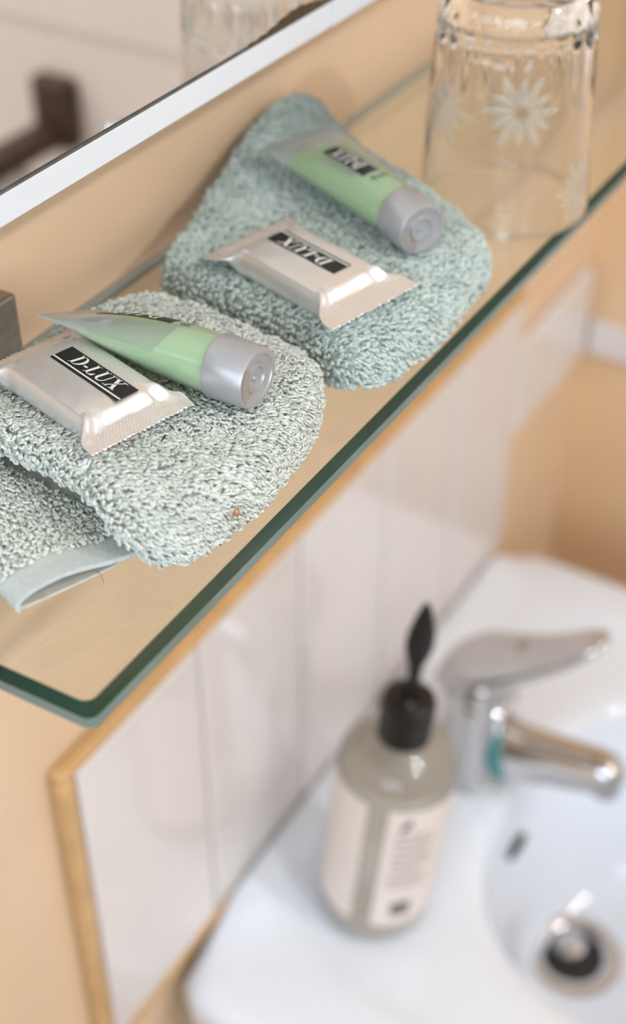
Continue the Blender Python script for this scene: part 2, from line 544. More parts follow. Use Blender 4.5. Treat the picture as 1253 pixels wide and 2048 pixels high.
def pile_vf(P, N, flow, length, rad, seed, sides=4):
    """twisted terry loops rooted at P, standing along N and combed along flow"""
    r = np.random.default_rng(seed)
    K = len(P)
    nap = np.array(flow, float)[None, :] + 0.0
    nz = np.stack([vnoise(P, 330, seed + 1), vnoise(P, 330, seed + 2), vnoise(P, 330, seed + 3)], 1)
    lo = np.stack([vnoise(P, 110, seed + 4), vnoise(P, 110, seed + 5), vnoise(P, 110, seed + 6)], 1)
    nap = nap + 0.45 * lo + 0.32 * nz + 0.22 * r.normal(size=(K, 3))
    nap -= (nap * N).sum(1)[:, None] * N
    nap /= np.linalg.norm(nap, axis=1)[:, None] + 1e-9
    side = np.cross(N, nap)
    ln = length * (0.75 + 0.5 * r.random(K))[:, None]
    lean = (0.60 + 0.45 * r.random(K))[:, None]
    wdt = rad * (0.95 + 0.5 * r.random(K))[:, None]
    tw = (2.6 + 1.8 * r.random(K))[:, None] * np.sign(r.random(K) - 0.3)[:, None]
    ts = np.array([0.0, 0.2, 0.37, 0.5, 0.63, 0.8, 1.0])
    path = []
    for t in ts:
        h = math.sin(math.pi * t)
        sgn = math.cos(math.pi * t)
        ang = tw * h
        # offset of the two plies turns about the loop's axis with height
        axis_dir = N * (1 - 0.35 * lean * h) + nap * lean * h * 1.1
        off = (np.cos(ang) * side + np.sin(ang) * np.cross(axis_dir, side)) * wdt * np.sign(sgn if abs(sgn) > 1e-6 else 0) * (0.75 + 0.25 * h)
        path.append(P - N * 0.0004 + (N * h * (1 - 0.42 * lean * h) + nap * lean * h * h * 0.85) * ln + off)
    path = np.stack(path, 1)               # K, n, 3
    n = len(ts)
    Tn = np.gradient(path, axis=1)
    Tn /= np.linalg.norm(Tn, axis=2)[:, :, None] + 1e-9
    ref = side[:, None, :] * 0.6 + nap[:, None, :] * 0.5 + N[:, None, :] * 0.35
    a = np.cross(Tn, ref); a /= np.linalg.norm(a, axis=2)[:, :, None] + 1e-9
    b = np.cross(Tn, a)
    th = np.arange(sides) / sides * 2 * math.pi
    rr = rad * (0.85 + 0.35 * r.random(K))[:, None, None, None]
    ringv = path[:, :, None, :] + rr * (np.cos(th)[None, None, :, None] * a[:, :, None, :] + np.sin(th)[None, None, :, None] * b[:, :, None, :])
    Vv = ringv.reshape(-1, 3)
    f = []
    for i in range(n - 1):
        for j in range(sides):
            j2 = (j + 1) % sides
            f.append((i * sides + j, i * sides + j2, (i + 1) * sides + j2, (i + 1) * sides + j))
    f = np.array(f)
    Fv = (f[None] + (np.arange(K) * n * sides)[:, None, None]).reshape(-1, 4)
    return Vv, Fv

# --- near washcloth
cl1 = thing('washcloth', (0.10, 0.06, 0.0), 'pale green-white folded terry washcloth with hem showing, under the upright-reading soap', 'washcloth', 'folded washcloths on the shelf')
outL = [(.1605, .038), (.1630, .065), (.1655, .087), (.160, .102), (.143, .1105), (.10, .1135), (.066, .112), (.0605, .08), (.0585, .048), (.0505, .029), (.0495, .0215),
        (.061, .0135), (.076, .0085), (.097, .0065), (.131, .0115), (.1545, .0205)]
def topL(x, y):
    P = np.column_stack([x, y, np.zeros(len(x))])
    z = 0.0195 + 0.0014 * vnoise(P, 75, 5)
    z += 0.0035 * smoothstep(0.085, 0.062, x) * smoothstep(0.02, 0.04, y)
    z += 0.0015 * np.exp(-(((x - 0.075) / 0.02) ** 2 + ((y - 0.022) / 0.016) ** 2))
    return z
def pinchL(O):
    return 0.0150 * smoothstep(0.080, 0.062, O[:, 0]) * smoothstep(0.014, 0.028, O[:, 1])
VL, FL_ = pad_mesh(outL, topL, 0.0095, pinchL, n=150, seed=3)
obj('folded_cloth', VL, FL_, M['cloth_pale'], cl1)
# lower flap that reaches out to the left with an open, hemmed end
ea, eb = np.array([.928, -.372]), np.array([.372, .928])
org = np.array([.0185, .0450])
prof = [(.036, .0012), (.024, .0010), (.012, .0010), (.005, .0013), (.0018, .0024), (.0006, .0042), (.0016, .0062), (.0048, .0074), (.010, .0084), (.017, .0086), (.025, .0072), (.033, .0052), (.044, .0042), (.058, .0040)]
prof = np.array(prof)
def bez(P, n):
    s = np.concatenate([[0], np.cumsum(np.linalg.norm(np.diff(P, axis=0), axis=1))])
    t = np.linspace(0, s[-1], n)
    Q = np.column_stack([np.interp(t, s, P[:, k]) for k in range(P.shape[1])])
    for _ in range(3):
        Q[1:-1] = 0.25 * Q[:-2] + 0.5 * Q[1:-1] + 0.25 * Q[2:]
    return Q
pf = bez(prof, 54)
def flap_surface(b0, b1, nb, off, i0=0, i1=None):
    tg = np.gradient(pf, axis=0); tg /= np.linalg.norm(tg, axis=1)[:, None]
    nr = np.column_stack([-tg[:, 1], tg[:, 0]])
    q = pf - nr * 0
    q = pf + nr * off
    R = []
    for b in np.linspace(b0, b1, nb):
        sag = 1 - 0.10 * math.sin(b * 90)
        R.append([(org[0] + ea[0] * a + eb[0] * b, org[1] + ea[1] * a + eb[1] * b, max(0.0004, z * sag)) for a, z in q[i0:i1]])
    return np.array(R)
def shell(b0, b1, nb, t0, t1, i0=0, i1=None):
    A, B = flap_surface(b0, b1, nb, t0, i0, i1), flap_surface(b0, b1, nb, t1, i0, i1)
    m = A.shape[1]
    rings = [np.concatenate([A[i], B[i][::-1]]) for i in range(nb)]
    return loft_vf(rings, True, True)
V, F = shell(0.0055, 0.085, 24, -0.0003, 0.0010)
obj('under_flap', V, F, M['cloth_pale'], cl1, fix=True)
V, F = shell(-0.0040, 0.0075, 10, -0.0006, 0.0009, 19)
o = obj('hem_band', V, F, M['hem'], cl1, fix=True)
Vb, Fb = shell(-0.0012, 0.0060, 8, -0.0003, 0.0010, 0, 21)
obj('lower_ply', Vb, Fb, M['cloth_pale'], cl1, fix=True)
tag(o, 'smooth woven hem band at the open end of the fold')
# a loose thread end at the hem
th = np.array([(.0455, .0335, .0015), (.0452, .0318, .0020), (.0440, .0305, .0016), (.0432, .0292, .0008)])
rings = []
for i, p in enumerate(bez(th, 8)):
    rings.append([p + 0.00012 * np.array((math.cos(a), 0.3 * math.sin(a), math.sin(a))) for a in np.arange(5) / 5 * 6.283])
V, F = loft_vf(rings)
obj('loose_thread', V, F, M['gasket'], cl1)
# terry pile
f1 = lambda P, N: (P[:, 2] > 0.0014) & (N[:, 2] > -0.93)
P1, N1 = scatter(VL, FL_, 0.00118, 0.76, 11, f1)
pv, pfc = pile_vf(P1, N1, (0.25, -0.9, -0.15), 0.0040, 0.00049, 21)
# flap outer surface as quads
S = flap_surface(0.0078, 0.085, 26, -0.0002)
mflap = S.shape[1]
Vf, Ff = loft_vf(S, False, False, closed=False)
T3 = tri_of(Vf, Ff)
cn = np.cross(Vf[T3[:, 1]] - Vf[T3[:, 0]], Vf[T3[:, 2]] - Vf[T3[:, 0]])
if cn[len(cn) // 2 + 14][2] < 0: Ff = [tuple(reversed(f)) for f in Ff]
inside_pad = lambda P: (P[:, 0] > 0.066)
f2 = lambda P, N: (P[:, 2] > 0.0032) & ~inside_pad(P)
P2, N2 = scatter(Vf, Ff, 0.00118, 0.76, 12, f2)
N2 = np.where((N2[:, 2] < -0.3)[:, None], -N2, N2)
pv2, pf2 = pile_vf(P2, N2, (-0.45, -0.8, -0.1), 0.0036, 0.00049, 22)
pvv = np.concatenate([pv, pv2]); pff = np.concatenate([pfc, pf2 + len(pv)])
pvv[:, 2] = np.maximum(pvv[:, 2], 0.0003)
o = obj('terry_pile', pvv, pff, M['pile_pale'], cl1, angle=0)
tag(o, kind='stuff')
# an orange-brown snagged speck in the pile
sp = []
for k in range(5):
    c = np.array((.0785 + .0012 * rng.normal() * .6, .0052 + .0006 * rng.normal(), .0135 + .0009 * rng.normal()))
    a0 = rng.random() * 6
    pts = [c + 0.0011 * np.array((math.cos(a0 + q), -0.4 + 0.2 * q, math.sin(a0 + q))) for q in np.linspace(0, 3.6, 7)]
    sp.append(loft_vf([[p + 0.00028 * np.array((math.cos(a), math.sin(a), 0.5 * math.cos(a))) for a in np.arange(5) / 5 * 6.283] for p in pts]))
V, F = join(sp)
M['speck'] = mat('rust_speck', (176, 122, 74), 0.8, var=0.2, nscale=300)
obj('rust_speck', V, F, M['speck'], cl1)

# --- far washcloth
cl2 = thing('washcloth', (0.24, 0.07, 0.0), 'grey-green folded terry washcloth under the upside-down-reading soap, nearer the tumbler', 'washcloth', 'folded washcloths on the shelf')
outR = [(.1665, .0155), (.176, .0065), (.205, .0035), (.236, .0045), (.2565, .0075), (.270, .018), (.281, .034), (.297, .058), (.310, .086), (.326, .115), (.3335, .135), (.322, .1405), (.300, .1395),
        (.262, .1315), (.215, .1195), (.184, .1085), (.1775, .092), (.1745, .060), (.1705, .033)]
def topR(x, y):
    P = np.column_stack([x, y, np.zeros(len(x))])
    z = 0.0185 + 0.0015 * vnoise(P, 60, 15)
    z += 0.010 * smoothstep(0.10, 0.145, y) * smoothstep(0.22, 0.30, x)
    return z
VR, FR = pad_mesh(outR, topR, 0.0095, None, n=150, seed=9)
obj('folded_cloth', VR, FR, M['cloth_teal'], cl2)
f3 = lambda P, N: (P[:, 2] > 0.0014) & (N[:, 2] > -0.75)
P3, N3 = scatter(VR, FR, 0.00142, 0.78, 31, f3)
pv, pfc = pile_vf(P3, N3, (0.35, -0.85, -0.1), 0.0038, 0.00048, 41)
pv[:, 2] = np.maximum(pv[:, 2], 0.0003)
o = obj('terry_pile', pv, pfc, M['pile_teal'], cl2, angle=0)
tag(o, kind='stuff')

# ------------------------------------------------------------------ lettering
def poly_letters():
    """D-LUX in a bold italic serif face; list of convex polygons, cap height 1"""
    P = []
    def rect(x0, y0, x1, y1): P.append([(x0, y0), (x1, y0), (x1, y1), (x0, y1)])
    sh = 0.055
    # D
    x = 0.0
    rect(x + .10, 0, x + .30, 1)
    rect(x, 0, x + .40, sh); rect(x, 1 - sh, x + .40, 1)
    n = 18
    for k in range(n):
        a0, a1 = -math.pi / 2 + math.pi * k / n, -math.pi / 2 + math.pi * (k + 1) / n
        def pt(a, rx, ry): return (x + .36 + rx * math.cos(a), .5 + ry * math.sin(a))
        P.append([pt(a0, .28, .445), pt(a0, .50, .5), pt(a1, .50, .5), pt(a1, .28, .445)])
    # hyphen
    x = 0.98
    rect(x, .30, x + .30, .43)
    # L
    x = 1.36
    rect(x + .10, 0, x + .30, 1)
    rect(x, 1 - sh, x + .40, 1); rect(x, 0, x + .72, sh)
    P.append([(x + .45, sh), (x + .72, 0.02), (x + .74, .30), (x + .69, .30)])
    # U
    x = 2.16
    rect(x + .10, .30, x + .30, 1); rect(x, 1 - sh, x + .42, 1)
    rect(x + .70, .30, x + .78, 1); rect(x + .58, 1 - sh, x + .90, 1)
    for k in range(n):
        a0, a1 = math.pi + math.pi * k / n, math.pi + math.pi * (k + 1) / n
        def pu(a, outer):
            cx = x + .44
            if outer: return (cx + .34 * math.cos(a), .30 + .31 * math.sin(a))
            w = .14 if math.cos(a) < 0 else .26
            rx = .14 + .12 * (0.5 + 0.5 * math.cos(a))
            return (cx + (rx if math.cos(a) > 0 else .14) * math.cos(a), .30 + .23 * math.sin(a))
        P.append([pu(a0, True), pu(a1, True), pu(a1, False), pu(a0, False)])
    # X
    x = 3.10
    P.append([(x + .08, 1 - sh / 2), (x + .32, 1 - sh / 2), (x + .86, sh / 2), (x + .62, sh / 2)])
    P.append([(x + .12, sh / 2), (x + .21, sh / 2), (x + .80, 1 - sh / 2), (x + .71, 1 - sh / 2)])
    rect(x, 1 - sh, x + .42, 1); rect(x + .58, 1 - sh, x + .92, 1)
    rect(x, 0, x + .34, sh); rect(x + .50, 0, x + .94, sh)
    out = []
    for q in P:
        out.append([((px + 0.20 * py), py) for px, py in q])
    return out, 4.2
LET, LETW = poly_letters()

def flat_polys(polys, cuts=0):
    bm = bmesh.new()
    for q in polys:
        vs = [bm.verts.new((p[0], p[1], 0)) for p in q]
        try: f = bm.faces.new(vs)
        except ValueError: continue
        f.normal_update()
        if f.normal.z < 0: f.normal_flip()
    if cuts:
        bmesh.ops.triangulate(bm, faces=bm.faces[:])
        for _ in range(cuts):
            bmesh.ops.subdivide_edges(bm, edges=bm.edges[:], cuts=1, use_grid_fill=True)
    bm.verts.index_update()
    V = np.array([v.co[:] for v in bm.verts]); F = [[v.index for v in f.verts] for f in bm.faces]
    bm.free()
    return V, F

def grid_polys(x0, y0, x1, y1, nx, ny):
    gx, gy = np.linspace(x0, x1, nx + 1), np.linspace(y0, y1, ny + 1)
    V = np.array([(a, b, 0) for b in gy for a in gx])
    F = [(j * (nx + 1) + i, j * (nx + 1) + i + 1, (j + 1) * (nx + 1) + i + 1, (j + 1) * (nx + 1) + i) for j in range(ny) for i in range(nx)]
    return V, F

def label_layers(length, height):
    """(backing, white letters + rule) in label coordinates centred on 0"""
    back = grid_polys(-length / 2, -height / 2, length / 2, height / 2, 16, 8)
    cap = height * 0.62
    sc = length * 0.70 / LETW
    polys = [[(-length * 0.33 + p[0] * sc, -height * 0.20 + p[1] * cap) for p in q] for q in LET]
    rule_y = -height * 0.385
    for k in range(10):
        xa, xb = -length / 2 + length * k / 10, -length / 2 + length * (k + 1) / 10
        polys.append([(xa, rule_y), (xb, rule_y), (xb, rule_y + height * 0.07), (xa, rule_y + height * 0.07)])
    return back, flat_polys(polys, 2)

def text_vf(body, size):
    cu = bpy.data.curves.new('text_tmp', 'FONT')
    cu.body = body; cu.size = size; cu.resolution_u = 2
    o = bpy.data.objects.new('text_tmp', cu)
    COL.objects.link(o)
    dg = bpy.context.evaluated_depsgraph_get()
    me = bpy.data.meshes.new_from_object(o.evaluated_get(dg))
    V = np.array([v.co[:] for v in me.vertices]); F = [tuple(p.vertices) for p in me.polygons]
    bpy.data.objects.remove(o); bpy.data.curves.remove(cu); bpy.data.meshes.remove(me)
    return V, F

# ------------------------------------------------------------------ wrapped soaps
def soap(center, e1, zb, label, flip, tilt, soff=-0.0034, WF=0.0194, LF=0.0318):
    """center = middle of the printed label; e1 = long axis (unit, xy); zb = height of the wrapper's underside"""
    t = thing('wrapped_soap', (center[0], center[1], zb), label, 'soap', 'wrapped soaps on the washcloths')
    e1 = np.array([e1[0], e1[1], 0.0]); e1 /= np.linalg.norm(e1)
    e2 = np.array([-e1[1], e1[0], 0.0])
    up = np.array([0, 0, 1.0])
    # tilt the bar a little: roll about e1, pitch about e2
    ca, sa = math.cos(tilt[0]), math.sin(tilt[0])
    e2, up = e2 * ca + up * sa, up * ca - e2 * sa
    cb, sb = math.cos(tilt[1]), math.sin(tilt[1])
    e1, up = e1 * cb + up * sb, up * cb - e1 * sb
    H, LB, WB = 0.0115, 0.0210, 0.0145
    off = -0.0025
    O = np.array([center[0], center[1], zb])
    fz = 0.0070
    nu, nv = 120, 56
    us, vs = np.linspace(-1, 1, nu + 1), np.linspace(-1, 1, nv + 1)
    top = np.zeros((nu + 1, nv + 1, 3)); bot = np.zeros_like(top)
    U, Vv = np.meshgrid(us, vs, indexing='ij')
    s = U * LF
    # film is drawn in round the bar and spreads out flat at the sealed ends
    endw = smoothstep(LB - 0.002, LF - 0.004, np.abs(s))
    half = WB + (WF - WB) * endw
    tt = Vv * half
    # side wall: outermost few columns run down the side of the bar
    av = np.abs(Vv)
    inner = np.clip(av / 0.80, 0, 1)
    tpos = np.where(av < 0.80, np.sign(Vv) * inner * (half - 0.0008), np.sign(Vv) * (half - 0.0008 + 0.0014 * np.sin(np.clip((av - 0.8) / 0.2, 0, 1) * math.pi / 2)))
    blk = 1 - smoothstep(LB - 0.0006, LB + 0.0042, np.abs(s))
    crown = H - 0.0007 * np.clip(inner, 0, 1) ** 6 - 0.0006 * np.clip(np.abs(s) / LB, 0, 1) ** 8
    ztop_blk = np.where(av < 0.80, crown, crown * (1 - np.clip((av - 0.8) / 0.2, 0, 1) ** 1.6) + fz * 0.55 * np.clip((av - 0.8) / 0.2, 0, 1) ** 1.6)
    droop = -0.0012 * smoothstep(LB + 0.004, LF, np.abs(s))
    zt = blk * ztop_blk + (1 - blk) * (fz + droop)
    # tucked gusset creases at the four corners and pulled wrinkles on the slopes
    cs = np.clip((np.abs(s) - (LB - 0.003)) / 0.010, 0, 1)
    bellc = np.sin(cs * math.pi)
    zt += 0.0012 * bellc * np.exp(-((inner - 0.93) / 0.10) ** 2) - 0.0010 * bellc * np.exp(-((inner - 0.72) / 0.11) ** 2)
    PP = np.stack([s.ravel(), tpos.ravel(), np.zeros(s.size)], 1)
    wr = vnoise(PP, 620, int(abs(center[0]) * 1e4) % 97).reshape(s.shape)
    wr2 = vnoise(PP * np.array([0.35, 1.3, 1]), 900, 51 + flip).reshape(s.shape)
    zt += 0.00024 * wr * bellc + 0.00006 * wr + 0.00016 * wr2 * endw
    zt += 0.0004 * np.sin(tpos * 900) * smoothstep(LB + 0.005, LB + 0.010, np.abs(s)) * 0.3
    # zigzag cut ends
    zz = np.abs(((tpos / 0.00150) % 1.0) - 0.5) * 2
    s_out = s + np.where(np.abs(U) > 0.999, np.sign(U) * (zz - 0.5) * 0.0012, 0)
    zb_ = np.where(blk > 0.5, 0.0, 0) + (1 - blk) * (fz + droop - 0.0003) + blk * 0.0
    sagb = np.where(av > 0.8, np.clip((av - 0.8) / 0.2, 0, 1), 0)
    zb_ = np.minimum(zb_ + blk * sagb * fz * 0.5, zt - 0.00012)
    def put(z):
        return O + (s_out + soff)[..., None] * e1 + (tpos + off * 1.0)[..., None] * e2 + z[..., None] * up
    top, bot = put(zt), put(zb_)
    n1 = (nu + 1) * (nv + 1)
    V = np.concatenate([top.reshape(-1, 3), bot.reshape(-1, 3)])
    idx = lambda i, j: i * (nv + 1) + j
    F = []
    for i in range(nu):
        for j in range(nv):
            F.append((idx(i, j), idx(i + 1, j), idx(i + 1, j + 1), idx(i, j + 1)))
            F.append((n1 + idx(i, j), n1 + idx(i, j + 1), n1 + idx(i + 1, j + 1), n1 + idx(i + 1, j)))
    for i in range(nu):
        for j in (0, nv):
            a, b = idx(i, j), idx(i + 1, j)
            F.append((a, n1 + a, n1 + b, b) if j == 0 else (a, b, n1 + b, n1 + a))
    for j in range(nv):
        for i in (0, nu):
            a, b = idx(i, j), idx(i, j + 1)
            F.append((a, b, n1 + b, n1 + a) if i == 0 else (a, n1 + a, n1 + b, b))
    w = obj('wrapper', V, np.array(F), M['film'], t, angle=0)
    # crimp dots on the sealed ends
    D = []
    for sg in (-1, 1):
        for a in range(5):
            for b in range(26):
                ss = sg * (LF - 0.0018 - a * 0.00105)
                tv = -0.0158 + b * 0.00126 + (0.00063 if a % 2 else 0)
                if abs(tv) > 0.0162: continue
                # height of the film under the dot
                i = int(round((ss / LF + 1) / 2 * nu)); hh = WB + (WF - WB) * float(smoothstep(LB - 0.002, LF - 0.004, abs(ss)))
                j = int(round((np.clip(tv / hh * 0.8, -1, 1) + 1) / 2 * nv))
                z = zt[i, j]
                c = O + (ss + soff) * e1 + (tv + off) * e2 + (z + 0.00002) * up
                r0 = 0.00030
                D.append(([c + r0 * e1, c + r0 * e2, c - r0 * e1, c - r0 * e2, c + up * 0.00022], [(0, 1, 4), (1, 2, 4), (2, 3, 4), (3, 0, 4)]))
    V, F = join(D)
    tag(obj('crimp_dots', V, F, M['film'], w, smooth=False), kind='stuff')
    # printed label
    back, white = label_layers(0.0352, 0.0088)
    sgn = -1.0 if flip else 1.0
    def on_top(Vl, dz):
        return np.array([O + sgn * p[0] * e1 + (sgn * p[1] + 0.0) * e2 + (H + dz) * up for p in Vl])
    lb = obj('printed_label', on_top(back[0], 0.00016), back[1], M['ink'], t, smooth=False)
    obj('lettering', on_top(white[0], 0.00027), white[1], M['print'], lb, smooth=False)
    return t

soap((.0930, .0678), (-.265, -.964), 0.0222, 'pearl-wrapped soap reading upright, beside the tube lying on the near washcloth', 0, (math.radians(0), math.radians(0)))
soap((.1990, .0525), (-.262, -.965), 0.0205, 'pearl-wrapped soap with upside-down lettering on the far grey-green washcloth', 1, (math.radians(1), math.radians(-1)), 0.0024, 0.0208, 0.0345)

# ------------------------------------------------------------------ gel tubes
def gel_tube(cap_c, tail_c, roll, label, level):
    t = thing('gel_tube', (cap_c[0], cap_c[1], min(cap_c[2], tail_c[2]) - 0.0105), label, 'tube', 'green gel tubes on the washcloths')
    A = np.array(cap_c, float); B = np.array(tail_c, float)
    ax = B - A; L = np.linalg.norm(ax); ax /= L
    up0 = np.array([0, 0, 1.0]); up0 -= up0 @ ax * ax; up0 /= np.linalg.norm(up0)
    sd0 = np.cross(ax, up0)
    cr, sr = math.cos(roll), math.sin(roll)
    face = up0 * cr + sd0 * sr        # direction the printed face looks
    wid = np.cross(ax, face)          # direction of the flat tail
    R0 = 0.0103
    capL = 0.0150
    n = 56
    th = np.arange(n) / n * 2 * math.pi
    def section(q):
        """q 0 at cap .. 1 at tail seal -> half width, half thickness"""
        e = q ** 2.3
        thick = R0 * 0.97 * (1 - e) + 0.0020 * e
        wide = R0 * 0.97 + (R0 * 1.62 - R0 * 0.97) * q ** 1.1
        return wide, thick
    bodyL = L - capL - 0.0085
    def ring_at(q, k=1.0):
        w, h = section(q)
        c = A + ax * (capL + q * bodyL)
        # flattening sections go from round to lens-like
        ex = 1.0
        x = np.cos(th) * w * k; y = np.sin(th) * h * k
        return c + x[:, None] * wid + y[:, None] * face
    qs = np.concatenate([np.linspace(-0.02, 0.96, 30), [0.985, 1.0]])
    V, F = loft_vf([ring_at(q if q > 0 else 0) if q >= 0 else ring_at(0) - ax * 0.001 for q in qs], False, False)
    body = obj('tube_body', V, F, M['tube'], t, angle=0)
    # flat crimped tail
    w1, h1 = section(1.0)
    c0 = A + ax * (capL + bodyL)
    tl = []
    for k, d in enumerate((-0.0006, 0.0, 0.0004, 0.0078, 0.0085)):
        hh = (0.0008, 0.0010, 0.0006, 0.0005, 0.0003)[k]
        c = c0 + ax * d
        tl.append([c + x * wid * w1 + y * face * hh for x, y in ((-1, -1), (1, -1), (1, 1), (-1, 1))])
    V, F = loft_vf(tl)
    obj('crimped_tail', V, F, M['tail'], t, angle=30)
    # gel inside, settled below a level surface
    G = np.array([ring_at(q, 0.94) for q in np.linspace(0.0, 0.86, 34)])
    lv = level
    frac = np.linspace(0, 1, 34)
    for i in range(34):
        cz_ = (A + ax * (capL + frac[i] * 0.86 * bodyL))[2]
        lim = cz_ + R0 * np.interp(frac[i], (0.0, 0.30, 0.42, 1.0), (1.2, 1.2, lv[0], lv[1]))
        for j in range(n):
            p_, q_ = G[i, j].copy(), G[i, (n - j) % n]
            if p_[2] > lim and p_[2] > q_[2] + 1e-6:      # settle towards the facing point of the wall, never through it
                G[i, j] = p_ + (q_ - p_) * min(1.0, (p_[2] - lim) / (p_[2] - q_[2]))
    V, F = loft_vf(G)
    obj('green_gel', V, F, M['gel'], t, angle=30, fix=True)
    # cap, slightly tapered, with recessed flip-top end
    prof = [(0.0, 0.0150), (R0 * 0.9, 0.0150), (R0 * 1.04, 0.0150), (R0 * 1.055, 0.0146), (R0 * 1.0, 0.0008), (R0 * 0.965, 0.0002), (R0 * 0.90, 0.0), (R0 * 0.80, 0.0001), (R0 * 0.78, 0.0006), (R0 * 0.50, 0.0010), (R0 * 0.48, 0.0004), (R0 * 0.40, 0.0003), (R0 * 0.37, 0.0012), (R0 * 0.12, 0.0014), (R0 * 0.09, 0.0007), (0.0, 0.0006)]
    V, F = lathe_vf([(max(r, 1e-5), h) for r, h in prof], A, 64, ax, wid, face)
    cap = obj('flip_cap', V, F, M['cap'], t, angle=35, fix=True)
    # thumb notch: flat crescent with the recess shade put into its darker colour
    nn = 14
    a = np.linspace(-0.75, 0.75, nn) + math.radians(200)
    oo = A - ax * 0.00012
    outer = np.array([oo + R0 * 0.90 * (math.cos(q) * wid + math.sin(q) * face) for q in a])
    inner = np.array([oo + R0 * (0.62 - 0.08 * math.cos((q - math.radians(200)) * 2)) * (math.cos(q) * wid + math.sin(q) * face) - ax * 0.00005 for q in a])
    V = np.concatenate([outer, inner]); F = [(i, i + 1, nn + i + 1, nn + i) for i in range(nn - 1)]
    obj('thumb_notch', V, F, M['cap_inner'], cap, fix=True)
    # printed band: label runs along the axis, read from the tail end towards the cap
    back, white = label_layers(0.0300, 0.0088)
    def wrap(Vl, dr, s0, flipu):
        out = []
        for p in Vl:
            along = s0 - flipu * p[0]              # distance from cap end
            q = min(max((along - capL) / bodyL, 0), 1)
            w, h = section(q)
            hv = flipu * p[1]
            ang = math.pi / 2 - hv / (R0 * 1.05) * (R0 / max(w, 1e-4))
            c = A + ax * along
            nrm = math.cos(ang) / w * wid + math.sin(ang) / h * face
            nrm = nrm / np.linalg.norm(nrm)
            out.append(c + math.cos(ang) * w * wid + math.sin(ang) * h * face + nrm * dr)
        return np.array(out)
    lb = obj('printed_label', wrap(back[0], 0.00018, 0.0485, -1), back[1], M['ink'], t, smooth=True)
    obj('lettering', wrap(white[0], 0.00032, 0.0485, -1), white[1], M['print'], lb, smooth=False)
    tv, tf = text_vf('Bath', 0.0046)
    # the small line reads across the tube near the cap
    tv2 = np.column_stack([tv[:, 1], -tv[:, 0], tv[:, 2]]) + np.array([0.0, 0.0035, 0])
    obj('small_print', wrap(tv2, 0.00022, 0.0275, -1), tf, M['inkgreen'], t, smooth=False)
    return t

gel_tube((.1175, .0215, .0335), (.1185, .0985, .0335), math.radians(24), 'green gel tube rolled sideways on the near washcloth, cap towards shelf edge', (0.42, -0.05))
gel_tube((.2340, .0240, .0325), (.2765, .1060, .0345), math.radians(-6), 'green gel tube lying face up on the far grey-green washcloth', (0.55, 0.20))

# ------------------------------------------------------------------ upturned tumbler
GX, GY = 0.3305, 0.0345
tum = thing('drinking_tumbler', (GX, GY, 0.0), 'clear cut-glass tumbler with etched flowers, upside down on the shelf', 'tumbler')
n = 144
th = np.arange(n) / n * 2 * math.pi
HG = 0.0945
def r_out(z): return 0.0368 - (0.0368 - 0.0312) * z / HG
rings = []
prof_o = [(0.0002, -0.0006), (0.0, 0.0)] 
for z in np.concatenate([[0.0001, 0.0006, 0.0014], np.linspace(0.004, 0.086, 30), [0.0890, 0.0915, 0.0932, 0.0942]]):
    r = r_out(z)
    if z > 0.086: r -= 0.0042 * ((z - 0.086) / (HG - 0.086)) ** 2.2
    if z < 0.0007: r -= 0.0005
    fl = 0.0011 * float(smoothstep(0.052, 0.064, z) * (1 - smoothstep(0.085, 0.090, z)))
    rr = r - fl * (1 - np.abs(np.cos(th * 12)))
    rings.append(np.column_stack([GX + rr * np.cos(th), GY + rr * np.sin(th), np.full(n, z + 0.0002)]))
for r in (0.020, 0.008, 0.0004):
    rings.append(np.column_stack([GX + r * np.cos(th), GY + r * np.sin(th), np.full(n, HG - 0.0004 - 0.0012 * (1 - r / 0.03))]))
outer_n = len(rings)
inn = []
for z in np.concatenate([[0.0001, 0.0006], np.linspace(0.003, 0.072, 22), [0.0755, 0.0778, 0.0790]]):
    r = r_out(z) - 0.0022 - 0.0006 * z / HG
    if z < 0.0007: r += 0.0006
    if z > 0.072: r -= 0.006 * ((z - 0.072) / 0.0075) ** 2
    inn.append(np.column_stack([GX + r * np.cos(th), GY + r * np.sin(th), np.full(n, z + 0.0002)]))
for r in (0.015, 0.0004):
    inn.append(np.column_stack([GX + r * np.cos(th), GY + r * np.sin(th), np.full(n, 0.0794)]))
allr = inn[::-1] + rings
V, F = loft_vf(np.array(allr), True, True)
obj('glass_body', V, F, M['crystal'], tum, angle=50, fix=True)
# etched daisies: raised frosted petals round the wall
def on_glass(a, z, dr): 
    r = r_out(z) + dr
    return (GX + r * math.cos(a), GY + r * math.sin(a), z)
for a_deg, zc, R_f in ((211, .0545, .0165), (263, .0175, .0150), (150, .0500, .0160), (318, .050, .016), (20, .030, .016), (85, .052, .016)):
    ac = math.radians(a_deg)
    for q in range(12):
        ph = 2 * math.pi * q / 12
        m = 8
        Vp, Fp = [], []
        rf = R_f * (1.0 if q % 2 == 0 else 0.82)
        for i in range(m + 1):
            s = i / m
            wv = 0.0019 * math.sin(math.pi * min(1, s * 0.93 + 0.05)) ** 0.8
            for sg in (-1, 0, 1):
                rad_ = 0.0026 + s * (rf - 0.0026)
                du = rad_ * math.cos(ph) - sg * wv * math.sin(ph)
                dv = rad_ * math.sin(ph) + sg * wv * math.cos(ph)
                z = max(zc + dv, 0.001)
                Vp.append(on_glass(ac + du / r_out(zc), z, 0.00010 + (0.0004 if sg == 0 else 0.0)))
        for i in range(m):
            for j in range(2):
                Fp.append((i * 3 + j, i * 3 + j + 1, i * 3 + j + 4, i * 3 + j + 3))
        obj('petal', Vp, Fp, M['frost'], tum, angle=0)

